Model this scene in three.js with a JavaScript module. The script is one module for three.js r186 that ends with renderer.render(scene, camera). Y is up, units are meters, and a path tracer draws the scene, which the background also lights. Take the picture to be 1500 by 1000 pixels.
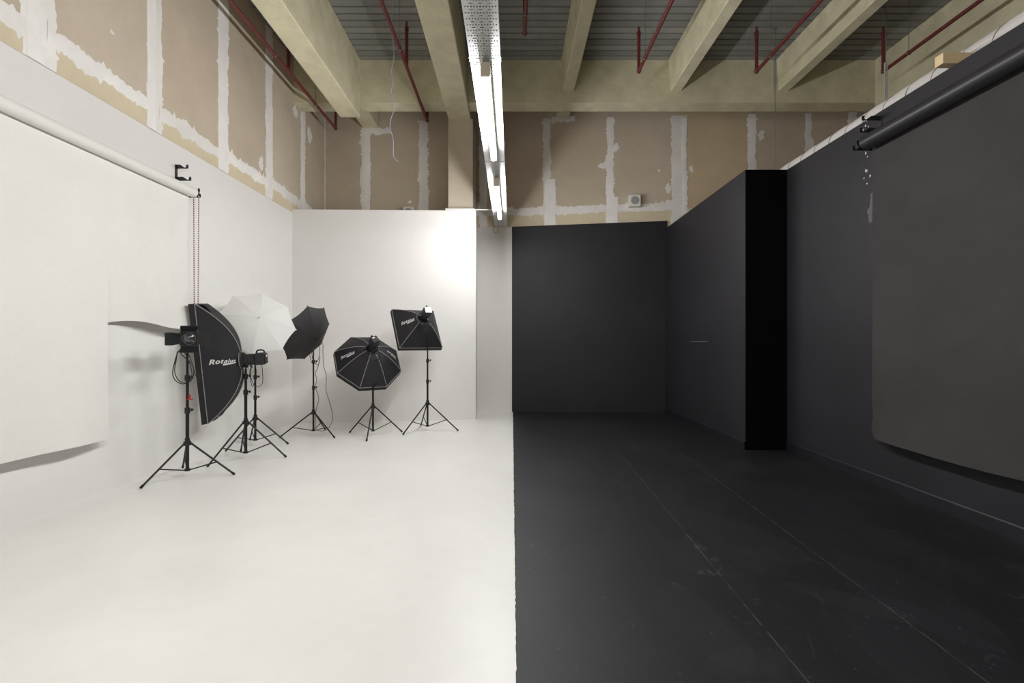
import * as THREE from 'three';
import { RoundedBoxGeometry } from 'three/addons/geometries/RoundedBoxGeometry.js';
import { mergeGeometries } from 'three/addons/utils/BufferGeometryUtils.js';
import { RectAreaLightUniformsLib } from 'three/addons/lights/RectAreaLightUniformsLib.js';

// ---------------------------------------------------------------- camera, light, exposure
const F = 735, EYE = 1.33;                       // focal length in pixels of a 1500x1000 frame, eye height in metres
const scene = new THREE.Scene();
scene.background = new THREE.Color(0x000000);    // a closed hall: nothing of the sky is seen
const camera = new THREE.PerspectiveCamera(2 * Math.atan(500 / F) * 180 / Math.PI, 1.5, 0.05, 60);
camera.position.set(0, EYE, 0);
camera.lookAt(0, EYE, -10);
const renderer = new THREE.WebGLRenderer({ antialias: true });
renderer.toneMapping = THREE.LinearToneMapping;
renderer.toneMappingExposure = 1.93;
renderer.shadowMap.enabled = true;
RectAreaLightUniformsLib.init();
const TUBE_NITS = 62;                            // radiance of each fluorescent diffuser
const TUBE_COLOR = new THREE.Color().setRGB(0.985, 0.99, 1.0);

// ---------------------------------------------------------------- helpers
function rng(seed) { let a = seed >>> 0; return () => { a = (a + 0x6D2B79F5) | 0; let t = Math.imul(a ^ (a >>> 15), 1 | a); t = (t + Math.imul(t ^ (t >>> 7), 61 | t)) ^ t; return ((t ^ (t >>> 14)) >>> 0) / 4294967296; }; }
const V = (x, y, d) => new THREE.Vector3(x, y, -d);                       // d: metres in front of the camera's place
const P = (px, py, d) => V((px - 750) * d / F, EYE + (500 - py) * d / F, d);
const used = {};
function numbered(n) { if (!(n in used)) { used[n] = 0; return n; } used[n]++; return n + '_' + String(used[n]).padStart(3, '0'); }
function tag(o, label, category, group, kind) { o.userData.label = label; o.userData.category = category; if (group) o.userData.group = group; if (kind) o.userData.kind = kind; return o; }
function thing(name, label, category, pos = [0, 0, 0], group, kind) { const g = new THREE.Group(); g.name = numbered(name); scene.add(g); g.position.set(...pos); return tag(g, label, category, group, kind); }
function part(name, geo, mat, parent) {
  const g = Array.isArray(geo) ? mergeGeometries(geo.map(q => { const n = q.index ? q.toNonIndexed() : q.clone(); for (const k of Object.keys(n.attributes)) if (!['position', 'normal', 'uv'].includes(k)) n.deleteAttribute(k); if (!n.attributes.uv) n.setAttribute('uv', new THREE.BufferAttribute(new Float32Array(n.attributes.position.count * 2), 2)); return n; })) : geo;
  const m = new THREE.Mesh(g, mat); m.name = name; parent.add(m); return m;
}
function single(name, geo, mat, label, category, group, kind) { const m = part(numbered(name), geo, mat, scene); return tag(m, label, category, group, kind); }
function planar(geo, s = 1) {                                             // uv in metres from the dominant axis of each face
  const g = geo.index ? geo.toNonIndexed() : geo, p = g.attributes.position, n = g.attributes.normal, uv = new Float32Array(p.count * 2);
  for (let i = 0; i < p.count; i++) {
    const ax = Math.abs(n.getX(i)), ay = Math.abs(n.getY(i)), az = Math.abs(n.getZ(i));
    let u, v; if (ax >= ay && ax >= az) { u = p.getZ(i); v = p.getY(i); } else if (ay >= az) { u = p.getX(i); v = p.getZ(i); } else { u = p.getX(i); v = p.getY(i); }
    uv[2 * i] = u / s; uv[2 * i + 1] = v / s;
  }
  g.setAttribute('uv', new THREE.BufferAttribute(uv, 2)); return g;
}
function bx(x0, x1, y0, y1, d0, d1, s = 1) { const g = new THREE.BoxGeometry(x1 - x0, y1 - y0, d1 - d0); g.translate((x0 + x1) / 2, (y0 + y1) / 2, -(d0 + d1) / 2); return planar(g, s); }
function rbx(w, h, d, r = 0.004, seg = 2) { return new RoundedBoxGeometry(w, h, d, seg, r); }
function rod(a, b, r, seg = 12, r2 = r) { const v = b.clone().sub(a), g = new THREE.CylinderGeometry(r2, r, v.length(), seg); g.applyQuaternion(new THREE.Quaternion().setFromUnitVectors(new THREE.Vector3(0, 1, 0), v.clone().normalize())); const m = a.clone().add(b).multiplyScalar(0.5); g.translate(m.x, m.y, m.z); return g; }
function tube(pts, r, n = 48, seg = 6, closed = false) { return new THREE.TubeGeometry(new THREE.CatmullRomCurve3(pts, closed, 'centripetal'), n, r, seg, closed); }
function lattice(nx, ny, fn, flip = false) {                              // grid surface from fn(u, v)
  const pos = [], uv = [], idx = [];
  for (let j = 0; j <= ny; j++) for (let i = 0; i <= nx; i++) { const p = fn(i / nx, j / ny); pos.push(p.x, p.y, p.z); uv.push(i / nx, j / ny); }
  for (let j = 0; j < ny; j++) for (let i = 0; i < nx; i++) { const a = j * (nx + 1) + i, b = a + 1, c = a + nx + 1, e = c + 1; flip ? idx.push(a, c, b, b, c, e) : idx.push(a, b, c, b, e, c); }
  const g = new THREE.BufferGeometry(); g.setAttribute('position', new THREE.Float32BufferAttribute(pos, 3)); g.setAttribute('uv', new THREE.Float32BufferAttribute(uv, 2)); g.setIndex(idx); g.computeVertexNormals(); return g;
}
function prism(poly, d0, d1, s = 1) {                                      // cross-section [x, y] (counter-clockwise) swept along the depth
  const sh = new THREE.Shape(poly.map(q => new THREE.Vector2(q[0], q[1]))); const g = new THREE.ExtrudeGeometry(sh, { depth: d1 - d0, bevelEnabled: false }); g.translate(0, 0, -d1); return planar(g, s);
}
function chamfered(x0, x1, y0, y1, c, taper = 0) { return [[x0 + taper + c, y0], [x1 - taper - c, y0], [x1 - taper, y0 + c], [x1, y1], [x0, y1], [x0 + taper, y0 + c]]; }

// ---------------------------------------------------------------- textures
function smooth(seed, n) { const r = rng(seed), a = new Float32Array(n * n); for (let i = 0; i < n * n; i++) a[i] = r(); return (u, v) => { u = ((u % 1) + 1) % 1 * n; v = ((v % 1) + 1) % 1 * n; const i = Math.floor(u), j = Math.floor(v), fu = u - i, fv = v - j, s = t => t * t * (3 - 2 * t), at = (x, y) => a[(y % n) * n + (x % n)]; const p = at(i, j) + (at(i + 1, j) - at(i, j)) * s(fu), q = at(i, j + 1) + (at(i + 1, j + 1) - at(i, j + 1)) * s(fu); return p + (q - p) * s(fv); }; }
function texture(size, fn, srgb = true) {
  const data = new Uint8Array(size * size * 4); for (let y = 0; y < size; y++) for (let x = 0; x < size; x++) { const c = fn(x / size, y / size, x, y), k = (y * size + x) * 4; for (let i = 0; i < 3; i++) data[k + i] = Math.max(0, Math.min(255, c[i])); data[k + 3] = 255; }
  const t = new THREE.DataTexture(data, size, size); t.wrapS = t.wrapT = THREE.RepeatWrapping; t.magFilter = THREE.LinearFilter; t.minFilter = THREE.LinearMipmapLinearFilter; t.generateMipmaps = true; if (srgb) t.colorSpace = THREE.SRGBColorSpace; t.needsUpdate = true; return t;
}
function mottled(size, rgb, amp, seed, grain = 4, cells = [4, 9, 31]) {
  const a = smooth(seed, cells[0]), b = smooth(seed + 1, cells[1]), c = smooth(seed + 2, cells[2]), r = rng(seed + 3);
  return texture(size, (u, v) => { const k = (a(u, v) - 0.5) * amp + (b(u, v) - 0.5) * amp * 0.7 + (c(u, v) - 0.5) * amp * 0.5 + (r() - 0.5) * grain; return rgb.map(q => q + k); });
}
const std = (color, roughness = 0.6, metalness = 0, extra = {}) => new THREE.MeshStandardMaterial({ color, roughness, metalness, ...extra });
const mapped = (map, roughness = 0.8, extra = {}) => new THREE.MeshStandardMaterial({ map, roughness, ...extra });

const concreteTex = (() => { const a = smooth(11, 3), b = smooth(12, 10), c = smooth(13, 48), r = rng(14); const pits = []; for (let i = 0; i < 70; i++) pits.push([r(), r(), 0.0015 + r() * 0.0025]); return texture(512, (u, v) => { let k = (a(u, v) - 0.5) * 22 + (b(u, v) - 0.5) * 18 + (c(u, v) - 0.5) * 8 + (r() - 0.5) * 6; for (const p of pits) if ((u - p[0]) ** 2 + (v - p[1]) ** 2 < p[2] ** 2) k -= 50; return [212 + k, 204 + k, 174 + k * 0.9]; }); })();
const M = {
  whiteWall: mapped(mottled(256, [229, 226, 222], 3, 21, 2), 0.62),
  whiteFloor: mapped(mottled(512, [229, 227, 222], 5, 24, 3), 0.36),
  paper: mapped(mottled(256, [227, 224, 218], 4, 27, 3), 0.85),
  concrete: mapped(concreteTex, 0.85),
  deck: [0, 1, 2].map(i => mapped(mottled(128, [138 + 7 * i, 138 + 7 * i, 136 + 6 * i], 12, 31 + i * 5, 4), 0.5, { metalness: 0.25 })),
  deckBack: std(0x4a4a48, 0.8),
  board: [[197, 182, 162], [193, 178, 159], [200, 186, 167], [203, 183, 153]].map((c, i) => mapped(mottled(256, c, 7, 41 + i * 4, 4), 0.9)),
  boardLight: mapped(mottled(256, [213, 199, 171], 8, 60, 4), 0.9),
  compound: [[238, 234, 230], [232, 228, 223]].map((c, i) => mapped(mottled(256, c, 9, 65 + i * 5, 5), 0.85)),
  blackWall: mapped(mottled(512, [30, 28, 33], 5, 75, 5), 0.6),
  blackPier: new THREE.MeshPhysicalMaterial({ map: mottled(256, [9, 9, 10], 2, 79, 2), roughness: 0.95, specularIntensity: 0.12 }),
  blackPaper: mapped(mottled(512, [52, 49, 49], 6, 83, 5, [5, 13, 40]), 0.85),
  blackTube: std(0x2b2a2c, 0.38),
  baseboard: mapped(mottled(256, [31, 29, 34], 6, 87, 5), 0.42),
  red: std(0x672a2b, 0.5),
  steel: std(0x9a9c9c, 0.4, 0.8),
  galvanised: mapped(mottled(128, [205, 206, 206], 10, 91, 6), 0.45, { metalness: 0.35 }),
  standBlack: std(0x17171a, 0.38, 0.2),
  plasticBlack: std(0x1b1b1d, 0.45),
  rubber: std(0x101011, 0.8),
  fabric: mapped(mottled(256, [30, 28, 31], 4, 95, 5), 0.75),
  fabricInside: std(0xc9c9c6, 0.5, 0.3),
  piping: std(0x8f8d8e, 0.6),
  diffuser: std(0xe6e6e2, 0.8),
  umbrellaBlack: mapped(mottled(256, [37, 34, 34], 4, 99, 4), 0.62),
  umbrellaWhite: new THREE.MeshPhysicalMaterial({ color: 0xf3f2ef, roughness: 0.95, transmission: 0.4, thickness: 0 }),
  whitePlastic: std(0xe2e0da, 0.45),
  cream: std(0xd9cdb8, 0.55),
  grille: std(0x9d9c9a, 0.7),
  wood: mapped(mottled(256, [214, 190, 150], 14, 103, 6, [2, 7, 60]), 0.75),
  ductWrap: mapped(mottled(256, [205, 200, 196], 14, 107, 6), 0.7),
  blueCable: std(0xa9b4cc, 0.5),
  cable: std(0x141415, 0.5),
  chrome: std(0xc8c8c8, 0.2, 0.9),
  blue: std(0x3a44b0, 0.5),
  redPlastic: std(0xa8302c, 0.45),
};
M.umbrellaWhite.side = THREE.DoubleSide;
for (const m of [M.fabric, M.umbrellaBlack, M.paper, M.blackPaper]) m.side = THREE.DoubleSide;

// black painted floor: slab joints filled with chalky dust, scuffs, specks
const blackFloorTex = (() => {
  const w = 1024, h = 2048, W = 3.6, L = 12.5, c = document.createElement('canvas'); c.width = w; c.height = h; const g = c.getContext('2d'), r = rng(501);
  g.fillStyle = 'rgb(20,19,23)'; g.fillRect(0, 0, w, h);
  const X = x => x / W * w, Y = d => h - (d + 2.5) / L * h;
  for (let i = 0; i < 420; i++) { const x = r() * w, y = r() * h, s = 10 + r() * 60, v = r() < 0.5 ? 255 : 0; g.fillStyle = `rgba(${v},${v},${v},${0.008 + r() * 0.014})`; g.beginPath(); g.ellipse(x, y, s * (0.3 + r()), s * (0.6 + r() * 1.5), r() * 3, 0, 7); g.fill(); }
  for (const [xa, xb] of [[1.16, 1.30], [1.86, 2.04]]) for (let k = 0; k < 2; k++) {                       // the two long joints
    g.lineWidth = k ? 2.2 : 1; g.beginPath(); let first = true;
    for (let d = 1.0; d < 8.0; d += 0.05) { const x = X(xa + (xb - xa) * (d - 2) / 4.5 + (r() - 0.5) * 0.006), y = Y(d); first ? g.moveTo(x, y) : g.lineTo(x, y); first = r() < (k ? 0.5 : 0.05); }
    g.strokeStyle = k ? 'rgba(110,107,110,0.3)' : 'rgba(102,99,102,0.45)'; g.stroke();
  }
  for (let i = 0; i < 9000; i++) { const v = r() < 0.75 ? 150 : 8; g.fillStyle = `rgba(${v},${v - 3},${v},${0.10 + r() * 0.3})`; const q = 0.6 + r() * 1.6; g.fillRect(r() * w, r() * h, q, q); }
  for (let i = 0; i < 60; i++) { g.fillStyle = `rgba(205,202,198,${0.5 + r() * 0.5})`; g.fillRect(r() * w, r() * h, 1.6, 1.3); }
  for (let i = 0; i < 130; i++) { g.strokeStyle = `rgba(125,122,126,${0.05 + r() * 0.13})`; g.lineWidth = 0.8 + r() * 3; const x = r() * w, y = r() * h; g.beginPath(); g.moveTo(x, y); g.quadraticCurveTo(x + (r() - 0.5) * 30, y + (r() - 0.5) * 40, x + (r() - 0.5) * 60, y + (r() - 0.5) * 60); g.stroke(); }
  for (let i = 0; i < 22; i++) { const x = X(0.75 + r() * 0.5), y = Y(2.4 + i * 0.17); g.fillStyle = `rgba(120,118,122,${0.06 + r() * 0.08})`; for (let k = 0; k < 14; k++) g.fillRect(x + (r() - 0.5) * 22, y + (r() - 0.5) * 12, 2 + r() * 9, 1 + r() * 3); }   // dusty scuffs
  const t = new THREE.CanvasTexture(c); t.colorSpace = THREE.SRGBColorSpace; t.anisotropy = 8; return t;
})();

// ---------------------------------------------------------------- the shell of the hall
const XL = -3.59, XR = 5.96, CEIL = 5.95, DB = -2.5, RX1 = 2.87, RX2 = 3.38, PIER = 6.17;
const XO = 6.75;
const backD = x => 9.52 - 0.045 * x;
{ // floor
  const f = thing('floor', 'hall floor painted white on one side and black on the other', 'floor', [0, 0, 0], null, 'structure');
  part('white_floor', bx(XL - 0.2, 0.015, -0.12, 0, DB - 0.2, 9.9, 2.2), M.whiteFloor, f).userData.label = 'glossy white painted floor';
  const g = bx(0.015, 3.6, -0.12, 0, DB, 10.0); { const p = g.attributes.position, uv = g.attributes.uv; for (let i = 0; i < p.count; i++) uv.setXY(i, p.getX(i) / 3.6, (-p.getZ(i) + 2.5) / 12.5); }
  part('black_floor', g, new THREE.MeshStandardMaterial({ map: blackFloorTex, roughness: 0.52 }), f).userData.label = 'scuffed black painted floor';
  part('rear_floor', bx(3.6, XO + 0.2, -0.12, 0, DB - 0.2, 9.9, 2), M.concrete, f);
  // ragged overlap of the white paint along the black one
  const r = rng(77), pts = []; for (let d = 1.2; d < 9.5; d += 0.03) pts.push([d, 0.014 + r() * 0.006]);
  const pos = [], idx = []; pts.forEach(([d, x], i) => { pos.push(0.0, 0.0012, -d, x, 0.0012, -d); if (i) { const k = 2 * i; idx.push(k - 2, k - 1, k, k - 1, k + 1, k); } });
  const eg = new THREE.BufferGeometry(); eg.setAttribute('position', new THREE.Float32BufferAttribute(pos, 3)); eg.setIndex(idx); eg.computeVertexNormals();
  part('paint_edge', planar(eg, 2.2), M.whiteFloor, f);
}
{ // ceiling: steel deck of planks running across the hall
  const c = thing('ceiling', 'grey ribbed steel roof deck above the concrete beams', 'ceiling', [0, 0, 0], null, 'structure');
  part('roof_slab', bx(XL - 0.2, XO + 0.2, CEIL + 0.035, CEIL + 0.2, DB - 0.2, 9.9, 2), M.deckBack, c);
  const lip = new THREE.BoxGeometry(XO - XL, 0.012, 0.012); lip.translate(0, -0.019, 0.06);
  const geo = mergeGeometries([planar(new THREE.BoxGeometry(XO - XL, 0.03, 0.141), 1.5), planar(lip, 1.5)]); geo.translate((XL + XO) / 2, 0, 0); const r = rng(5);
  for (let d = DB + 0.08, i = 0; d < 9.75; d += 0.1495, i++) { const m = part('deck_plank', geo, M.deck[Math.floor(r() * 3)], c); m.position.set(0, CEIL + 0.018, -d); }
}
// a strip of filler with ragged edges, in the local plane x, y with z towards the room
let layer = 0;
function filler(x0, y0, x1, y1, w, seed, rag = 0.03, th = 0.003) {
  th += (layer++ % 23) * 0.00017;
  const r = rng(seed), L = Math.hypot(x1 - x0, y1 - y0), n = Math.max(6, Math.round(L / 0.025)), ux = (x1 - x0) / L, uy = (y1 - y0) / L, nx = -uy, ny = ux;
  const A = smooth(seed + 1, 64), B = smooth(seed + 2, 64), pos = [], idx = [];
  for (let i = 0; i <= n; i++) {
    const t = i / n * L, rough = (S, q) => (S(t / 9 + q, 0.1) - 0.5) * 1.8 + (S(t / 2.1 + q, 0.6) - 0.5) * 0.9 + (r() < 0.16 ? r() * 1.5 : 0) + (r() - 0.5) * 0.35;
    const a = -w / 2 - rag * rough(A, 0), b = w / 2 + rag * rough(B, 0.3);
    for (const [o, z] of [[a - 0.003, 0], [a, th], [b, th], [b + 0.003, 0]]) pos.push(x0 + ux * t + nx * o, y0 + uy * t + ny * o, z);
    if (i) { const k = i * 4; for (let j = 0; j < 3; j++) idx.push(k + j, k + j + 1, k - 4 + j, k + j + 1, k - 3 + j, k - 4 + j); }
  }
  for (let i = 0; i < idx.length; i += 3) { const t = idx[i + 1]; idx[i + 1] = idx[i + 2]; idx[i + 2] = t; }
  const g = new THREE.BufferGeometry(); g.setAttribute('position', new THREE.Float32BufferAttribute(pos, 3)); g.setIndex(idx); g.computeVertexNormals(); return planar(g, 1.3);
}
function dab(x, y, w, h, seed) {
  const r = rng(seed), s = new THREE.Shape(), n = 18; for (let i = 0; i < n; i++) { const a = i / n * Math.PI * 2, k = 0.55 + r() * 0.65; const q = [x + Math.cos(a) * w / 2 * k, y + Math.sin(a) * h / 2 * k]; i ? s.lineTo(...q) : s.moveTo(...q); }
  return planar(new THREE.ExtrudeGeometry(s, { depth: 0.0045 + (layer++ % 23) * 0.00017, bevelEnabled: false }), 1.3);
}
const flat = (x0, x1, y0, y1, z0, z1, s = 1.7) => { const g = new THREE.BoxGeometry(x1 - x0, y1 - y0, z1 - z0); g.translate((x0 + x1) / 2, (y0 + y1) / 2, (z0 + z1) / 2); return planar(g, s); };

{ // left wall. Local x runs with the depth (local x = d), local z into the room
  const w = thing('wall_left', 'long left wall, white below and bare plasterboard with filled joints above', 'wall', [XL, 0, 0], null, 'structure');
  const inner = (name, geo, mat) => { geo.rotateY(Math.PI / 2); return part(name, geo, mat, w); };         // x -> -z, z -> x
  inner('wall_core', flat(DB - 0.2, 9.95, 0, CEIL + 0.1, -0.25, -0.018, 2), M.boardLight);
  inner('painted_wall', flat(DB, 9.66, 0, 3.44, -0.018, 0, 2.5), M.whiteWall).userData.label = 'white painted lower wall';
  const joints = [DB, -1.32, -0.11, 1.07, 2.44, 3.81, 5.04, 6.24, 7.42, 8.62, 9.66];
  for (let i = 0; i + 1 < joints.length; i++) {
    inner('plasterboard', flat(joints[i] + 0.002, joints[i + 1] - 0.002, 3.645, CEIL, -0.018, -0.0005), M.board[[0, 1, 2][i % 3]]);
    inner('plasterboard_strip', flat(joints[i] + 0.002, joints[i + 1] - 0.002, 3.442, 3.641, -0.018, -0.0005), M.boardLight).userData.label = 'paler beige strip of plasterboard';
  }
  const wd = [0.2, 0.2, 0.2, 0.22, 0.27, 0.2, 0.2, 0.2, 0.17];
  joints.slice(1, -1).forEach((d, i) => inner('joint_filler', filler(d, 3.442, d, CEIL, wd[i], 200 + i * 7, 0.022), M.compound[i % 2]));
  joints.slice(3, -2).forEach((d, i) => { if (wd[i + 3] > 0.18) inner('joint_filler', filler(d - 0.05, 3.443, d - 0.05, CEIL, 0.11, 260 + i * 7, 0.006, 0.0065), M.compound[0]); });
  for (let i = 0; i + 1 < joints.length; i++) inner('joint_filler', filler(joints[i] + 0.06, 3.66 + (i % 3) * 0.02, joints[i + 1] - 0.06, 3.64 + (i % 2) * 0.02, 0.13, 300 + i * 7, 0.035), M.compound[(i + 1) % 2]);
  inner('joint_filler', filler(9.64, 3.45, 9.64, CEIL, 0.05, 377, 0.01), M.compound[1]);
  [[7.18, 3.86, 0.14, 0.24, 1], [5.75, 3.6, 0.07, 0.05, 2], [8.3, 5.14, 0.22, 0.2, 3], [8.9, 5.0, 0.2, 0.3, 4], [4.5, 4.1, 0.06, 0.04, 5]].forEach(a => inner('filler_dab', dab(...a), M.compound[a[4] % 2]));
}
{ // rear wall of the hall, turned by a few degrees. Local x along the wall, z into the room
  const w = thing('wall_back', 'rear wall with bare plasterboard and white filled joints above the paint', 'wall', [0, 0, -9.52], null, 'structure');
  w.rotation.y = -0.045;
  const X = px => (px - 750) * backD((px - 750) / 77) / F;
  part('wall_core', flat(-4.1, 7.1, 0, CEIL + 0.1, -0.3, -0.018, 2), M.boardLight, w);
  part('white_painted_wall', flat(XL - 0.15, 0.0, 0, 3.5, -0.018, 0, 2.5), M.whiteWall, w).userData.label = 'white painted recess of rear wall';
  const joints = [XL - 0.1, X(535), X(620), X(708), X(801), X(894), X(995), X(1102), X(1185), X(1250), XO + 0.15];
  const tone = [0, 1, 0, 1, 1, 0, 2, 3, 1, 0, 0];
  for (let i = 0; i + 1 < joints.length; i++) {
    part('plasterboard', flat(joints[i] + 0.002, joints[i + 1] - 0.002, 3.825, CEIL, -0.018, -0.0005), M.board[tone[i + 1]] || M.board[0], w);
    part('plasterboard_strip', flat(joints[i] + 0.002, joints[i + 1] - 0.002, 3.3, 3.82, -0.018, -0.001), M.boardLight, w);
  }
  const ws = [0.17, 0.17, 0.15, 0.13, 0.13, 0.27, 0.14, 0.11, 0.14];
  joints.slice(1, -1).forEach((x, i) => part('joint_filler', filler(x, 3.5, x, 5.55, ws[i], 400 + i * 9, 0.024), M.compound[i % 2], w));
  part('joint_filler', filler(X(535) - 0.03, 3.5, X(535) - 0.03, 5.3, 0.08, 471, 0.005, 0.0065), M.compound[1], w);
  part('joint_filler', filler(X(806), 3.5, X(806), 4.4, 0.2, 472, 0.012, 0.006), M.compound[0], w);
  part('joint_filler', filler(X(897), 3.5, X(897), 4.05, 0.21, 473, 0.012, 0.006), M.compound[0], w);
  part('joint_filler', filler(X(1003), 3.7, X(1003), 5.5, 0.09, 474, 0.02, 0.006), M.compound[0], w);
  part('joint_filler', filler(-0.75, 3.79, 0.75, 3.80, 0.13, 480, 0.03), M.compound[0], w);
  part('joint_filler', filler(0.6, 3.80, 3.2, 3.86, 0.13, 481, 0.03), M.compound[1], w);
  part('joint_filler', filler(X(532), 5.36, X(572), 5.38, 0.1, 482, 0.03), M.compound[0], w);
  part('joint_filler', filler(X(808), 5.52, X(842), 5.53, 0.09, 483, 0.04), M.compound[1], w);
  [[X(884), 4.63, 0.2, 0.13, 1], [X(903), 4.98, 0.12, 0.16, 2], [X(979), 4.2, 0.14, 0.2, 3], [X(966), 4.53, 0.05, 0.05, 4], [X(980), 3.94, 0.14, 0.09, 5], [X(1013), 4.55, 0.08, 0.16, 6], [X(1116), 5.15, 0.14, 0.22, 7], [X(1190), 4.95, 0.1, 0.3, 8], [X(1252), 5.35, 0.16, 0.35, 9], [X(600), 4.0, 0.07, 0.06, 10]].forEach(a => part('filler_dab', dab(...a), M.compound[a[4] % 2], w));
  // black lining with a slanting upper edge
  const s = new THREE.Shape([[0.0, 0], [2.9, 0], [2.9, 3.58], [0.0, 3.5]].map(q => new THREE.Vector2(...q)));
  part('black_lining', planar(new THREE.ExtrudeGeometry(s, { depth: 0.03, bevelEnabled: false }), 2.5), M.blackWall, w).userData.label = 'black painted board with slanting upper edge';
}
{ // white partition in the rear left corner, set at a small angle
  const s = new THREE.Shape([[XL, -8.2], [-0.616, -8.54], [-0.616, -8.66], [XL, -8.32]].map(q => new THREE.Vector2(q[0], q[1])));
  const g = new THREE.ExtrudeGeometry(s, { depth: 3.52, bevelEnabled: false }); g.rotateX(-Math.PI / 2); { const p = g.attributes.position; for (let i = 0; i < p.count; i++) { const x = p.getX(i), y = p.getY(i), z = p.getZ(i); p.setXYZ(i, x, y > 1 ? 3.49 + (x - XL) * 0.022 : y, -z); } }
  const gi = g; { const p = gi.attributes.position; for (let i = 0; i < p.count; i += 3) { const a = [p.getX(i + 1), p.getY(i + 1), p.getZ(i + 1)]; p.setXYZ(i + 1, p.getX(i + 2), p.getY(i + 2), p.getZ(i + 2)); p.setXYZ(i + 2, ...a); } } gi.computeVertexNormals();
  single('wall_rear_left', planar(gi, 2.5), M.whiteWall, 'white partition wall behind the studio lights, lower than the hall', 'wall', null, 'structure');
}
{ // right-hand black partitions
  const w = thing('wall_right', 'black painted partition stepping out into a pier', 'wall', [0, 0, 0], null, 'structure');
  part('far_partition', bx(RX1, RX1 + 0.1, 0, 3.44, PIER, 9.4, 2.5), M.blackWall, w);
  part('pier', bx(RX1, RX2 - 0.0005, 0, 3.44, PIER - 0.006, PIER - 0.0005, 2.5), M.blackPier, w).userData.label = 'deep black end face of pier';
  part('near_partition', bx(RX2, RX2 + 0.36, 0, 3.44, DB, PIER, 2.5), M.blackWall, w);
  const r = rng(91);
  for (let i = 0; i < 11; i++) { const d = 4.78 + (r() - 0.5) * 0.1, y = [3.42, 3.35, 3.1, 2.98, 2.9, 2.86][i % 6] + (r() - 0.5) * 0.06, g = dab(0, 0, 0.006 + r() * 0.012, 0.01 + r() * 0.025, 920 + i); g.scale(1, 1, 0.2); g.rotateY(-Math.PI / 2); g.translate(RX2, y, -d); part('paint_chip', g, M.compound[0], w); }
  { const g = filler(0, 2.45, 0.02, 2.72, 0.03, 950, 0.02, 0.0015); g.rotateY(-Math.PI / 2); g.translate(RX2, 0, -4.73); part('scrape', g, std(0x5a575c, 0.8), w); }
  { const g = bx(RX1 - 0.0012, RX1, 1.325, 1.333, 7.35, 8.05); part('scratch', g, std(0x6a686c, 0.8), w); }
  const b = thing('baseboard_right', 'low black skirting board along the black partition', 'baseboard', [0, 0, 0], null, 'structure');
  part('far_board', prism([[RX1 - 0.016, 0], [RX1, 0], [RX1, 0.105], [RX1 - 0.008, 0.105], [RX1 - 0.016, 0.095]], PIER - 0.016, 9.38), M.baseboard, b);
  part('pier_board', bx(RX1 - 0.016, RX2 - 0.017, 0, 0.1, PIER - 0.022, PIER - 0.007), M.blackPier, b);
  part('near_board', prism([[RX2 - 0.016, 0], [RX2, 0], [RX2, 0.105], [RX2 - 0.008, 0.105], [RX2 - 0.016, 0.095]], DB, PIER - 0.016), M.baseboard, b);
}
single('wall_outer_right', bx(XO, XO + 0.2, 0, CEIL + 0.1, DB - 0.2, 9.9, 1.7), M.board[0], 'plasterboard side wall of the hall beyond the black partition', 'wall', null, 'structure');
{ const w = thing('wall_front', 'wall of the hall facing the white and black set', 'wall', [0, 0, 0], null, 'structure');
  part('plasterboard', bx(XL - 0.2, XO + 0.2, 3.45, CEIL + 0.1, DB - 0.2, DB, 1.7), M.board[0], w);
  part('white_painted_wall', bx(XL - 0.2, 0.015, 0, 3.45, DB - 0.2, DB, 2.5), M.whiteWall, w);
  part('black_painted_wall', bx(0.015, XO + 0.2, 0, 3.45, DB - 0.2, DB, 2.5), M.blackWall, w); }

// ---------------------------------------------------------------- concrete beams and column
single('concrete_beam', bx(XR, XR + 0.3, 5.0, CEIL, DB, 8.24, 1.6), M.concrete, 'deep concrete edge beam on the far side of the wrapped duct', 'beam', null, 'structure');
const BEAM = 'concrete roof beams running towards the rear wall';
single('concrete_beam', bx(XL, XO, 5.25, CEIL, 8.242, 8.56, 1.6), M.concrete, 'long beige concrete beam crossing the hall in front of the rear wall', 'beam', null, 'structure');
single('concrete_beam', prism(chamfered(-2.825, -2.49, 5.01, CEIL, 0.012), DB, 8.238, 1.6), M.concrete, 'deep wide concrete roof beam beside the plasterboard left wall', 'beam', BEAM, 'structure');
single('concrete_beam', prism(chamfered(-1.105, -0.72, 5.19, CEIL, 0.012), DB, 8.238, 1.6), M.concrete, 'wide concrete roof beam ending at the column beside the cable tray', 'beam', BEAM, 'structure');
single('concrete_corbel', prism(chamfered(-1.105, -0.72, 5.19, 5.249, 0.008), 8.24, 9.0, 1.6), M.concrete, 'flat concrete bearing block on top of the column under the cross beam', 'beam', null, 'structure');
[[0.807, 1.06, 'narrow concrete roof beam, first one right of the cable tray'], [2.568, 2.82, 'narrow concrete roof beam between the two middle red sprinkler pipes'], [4.335, 4.58, 'narrow concrete roof beam beside the slotted hanger rail']].forEach(([a, b, l]) => single('concrete_beam', prism(chamfered(a, b, 5.44, CEIL, 0.012, 0.035), DB, 8.238, 1.6), M.concrete, l, 'beam', BEAM, 'structure'));
single('beam_stub', prism(chamfered(-2.86, -2.56, 5.42, CEIL, 0.01), 8.562, 9.62, 1.6), M.concrete, 'short concrete beam between the cross beam and filler on the rear wall', 'beam', null, 'structure');
single('beam_stub', prism(chamfered(0.83, 1.08, 5.55, CEIL, 0.01), 8.562, 9.46, 1.6), M.concrete, 'short concrete beam end with filler smeared under it', 'beam', null, 'structure');
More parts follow.
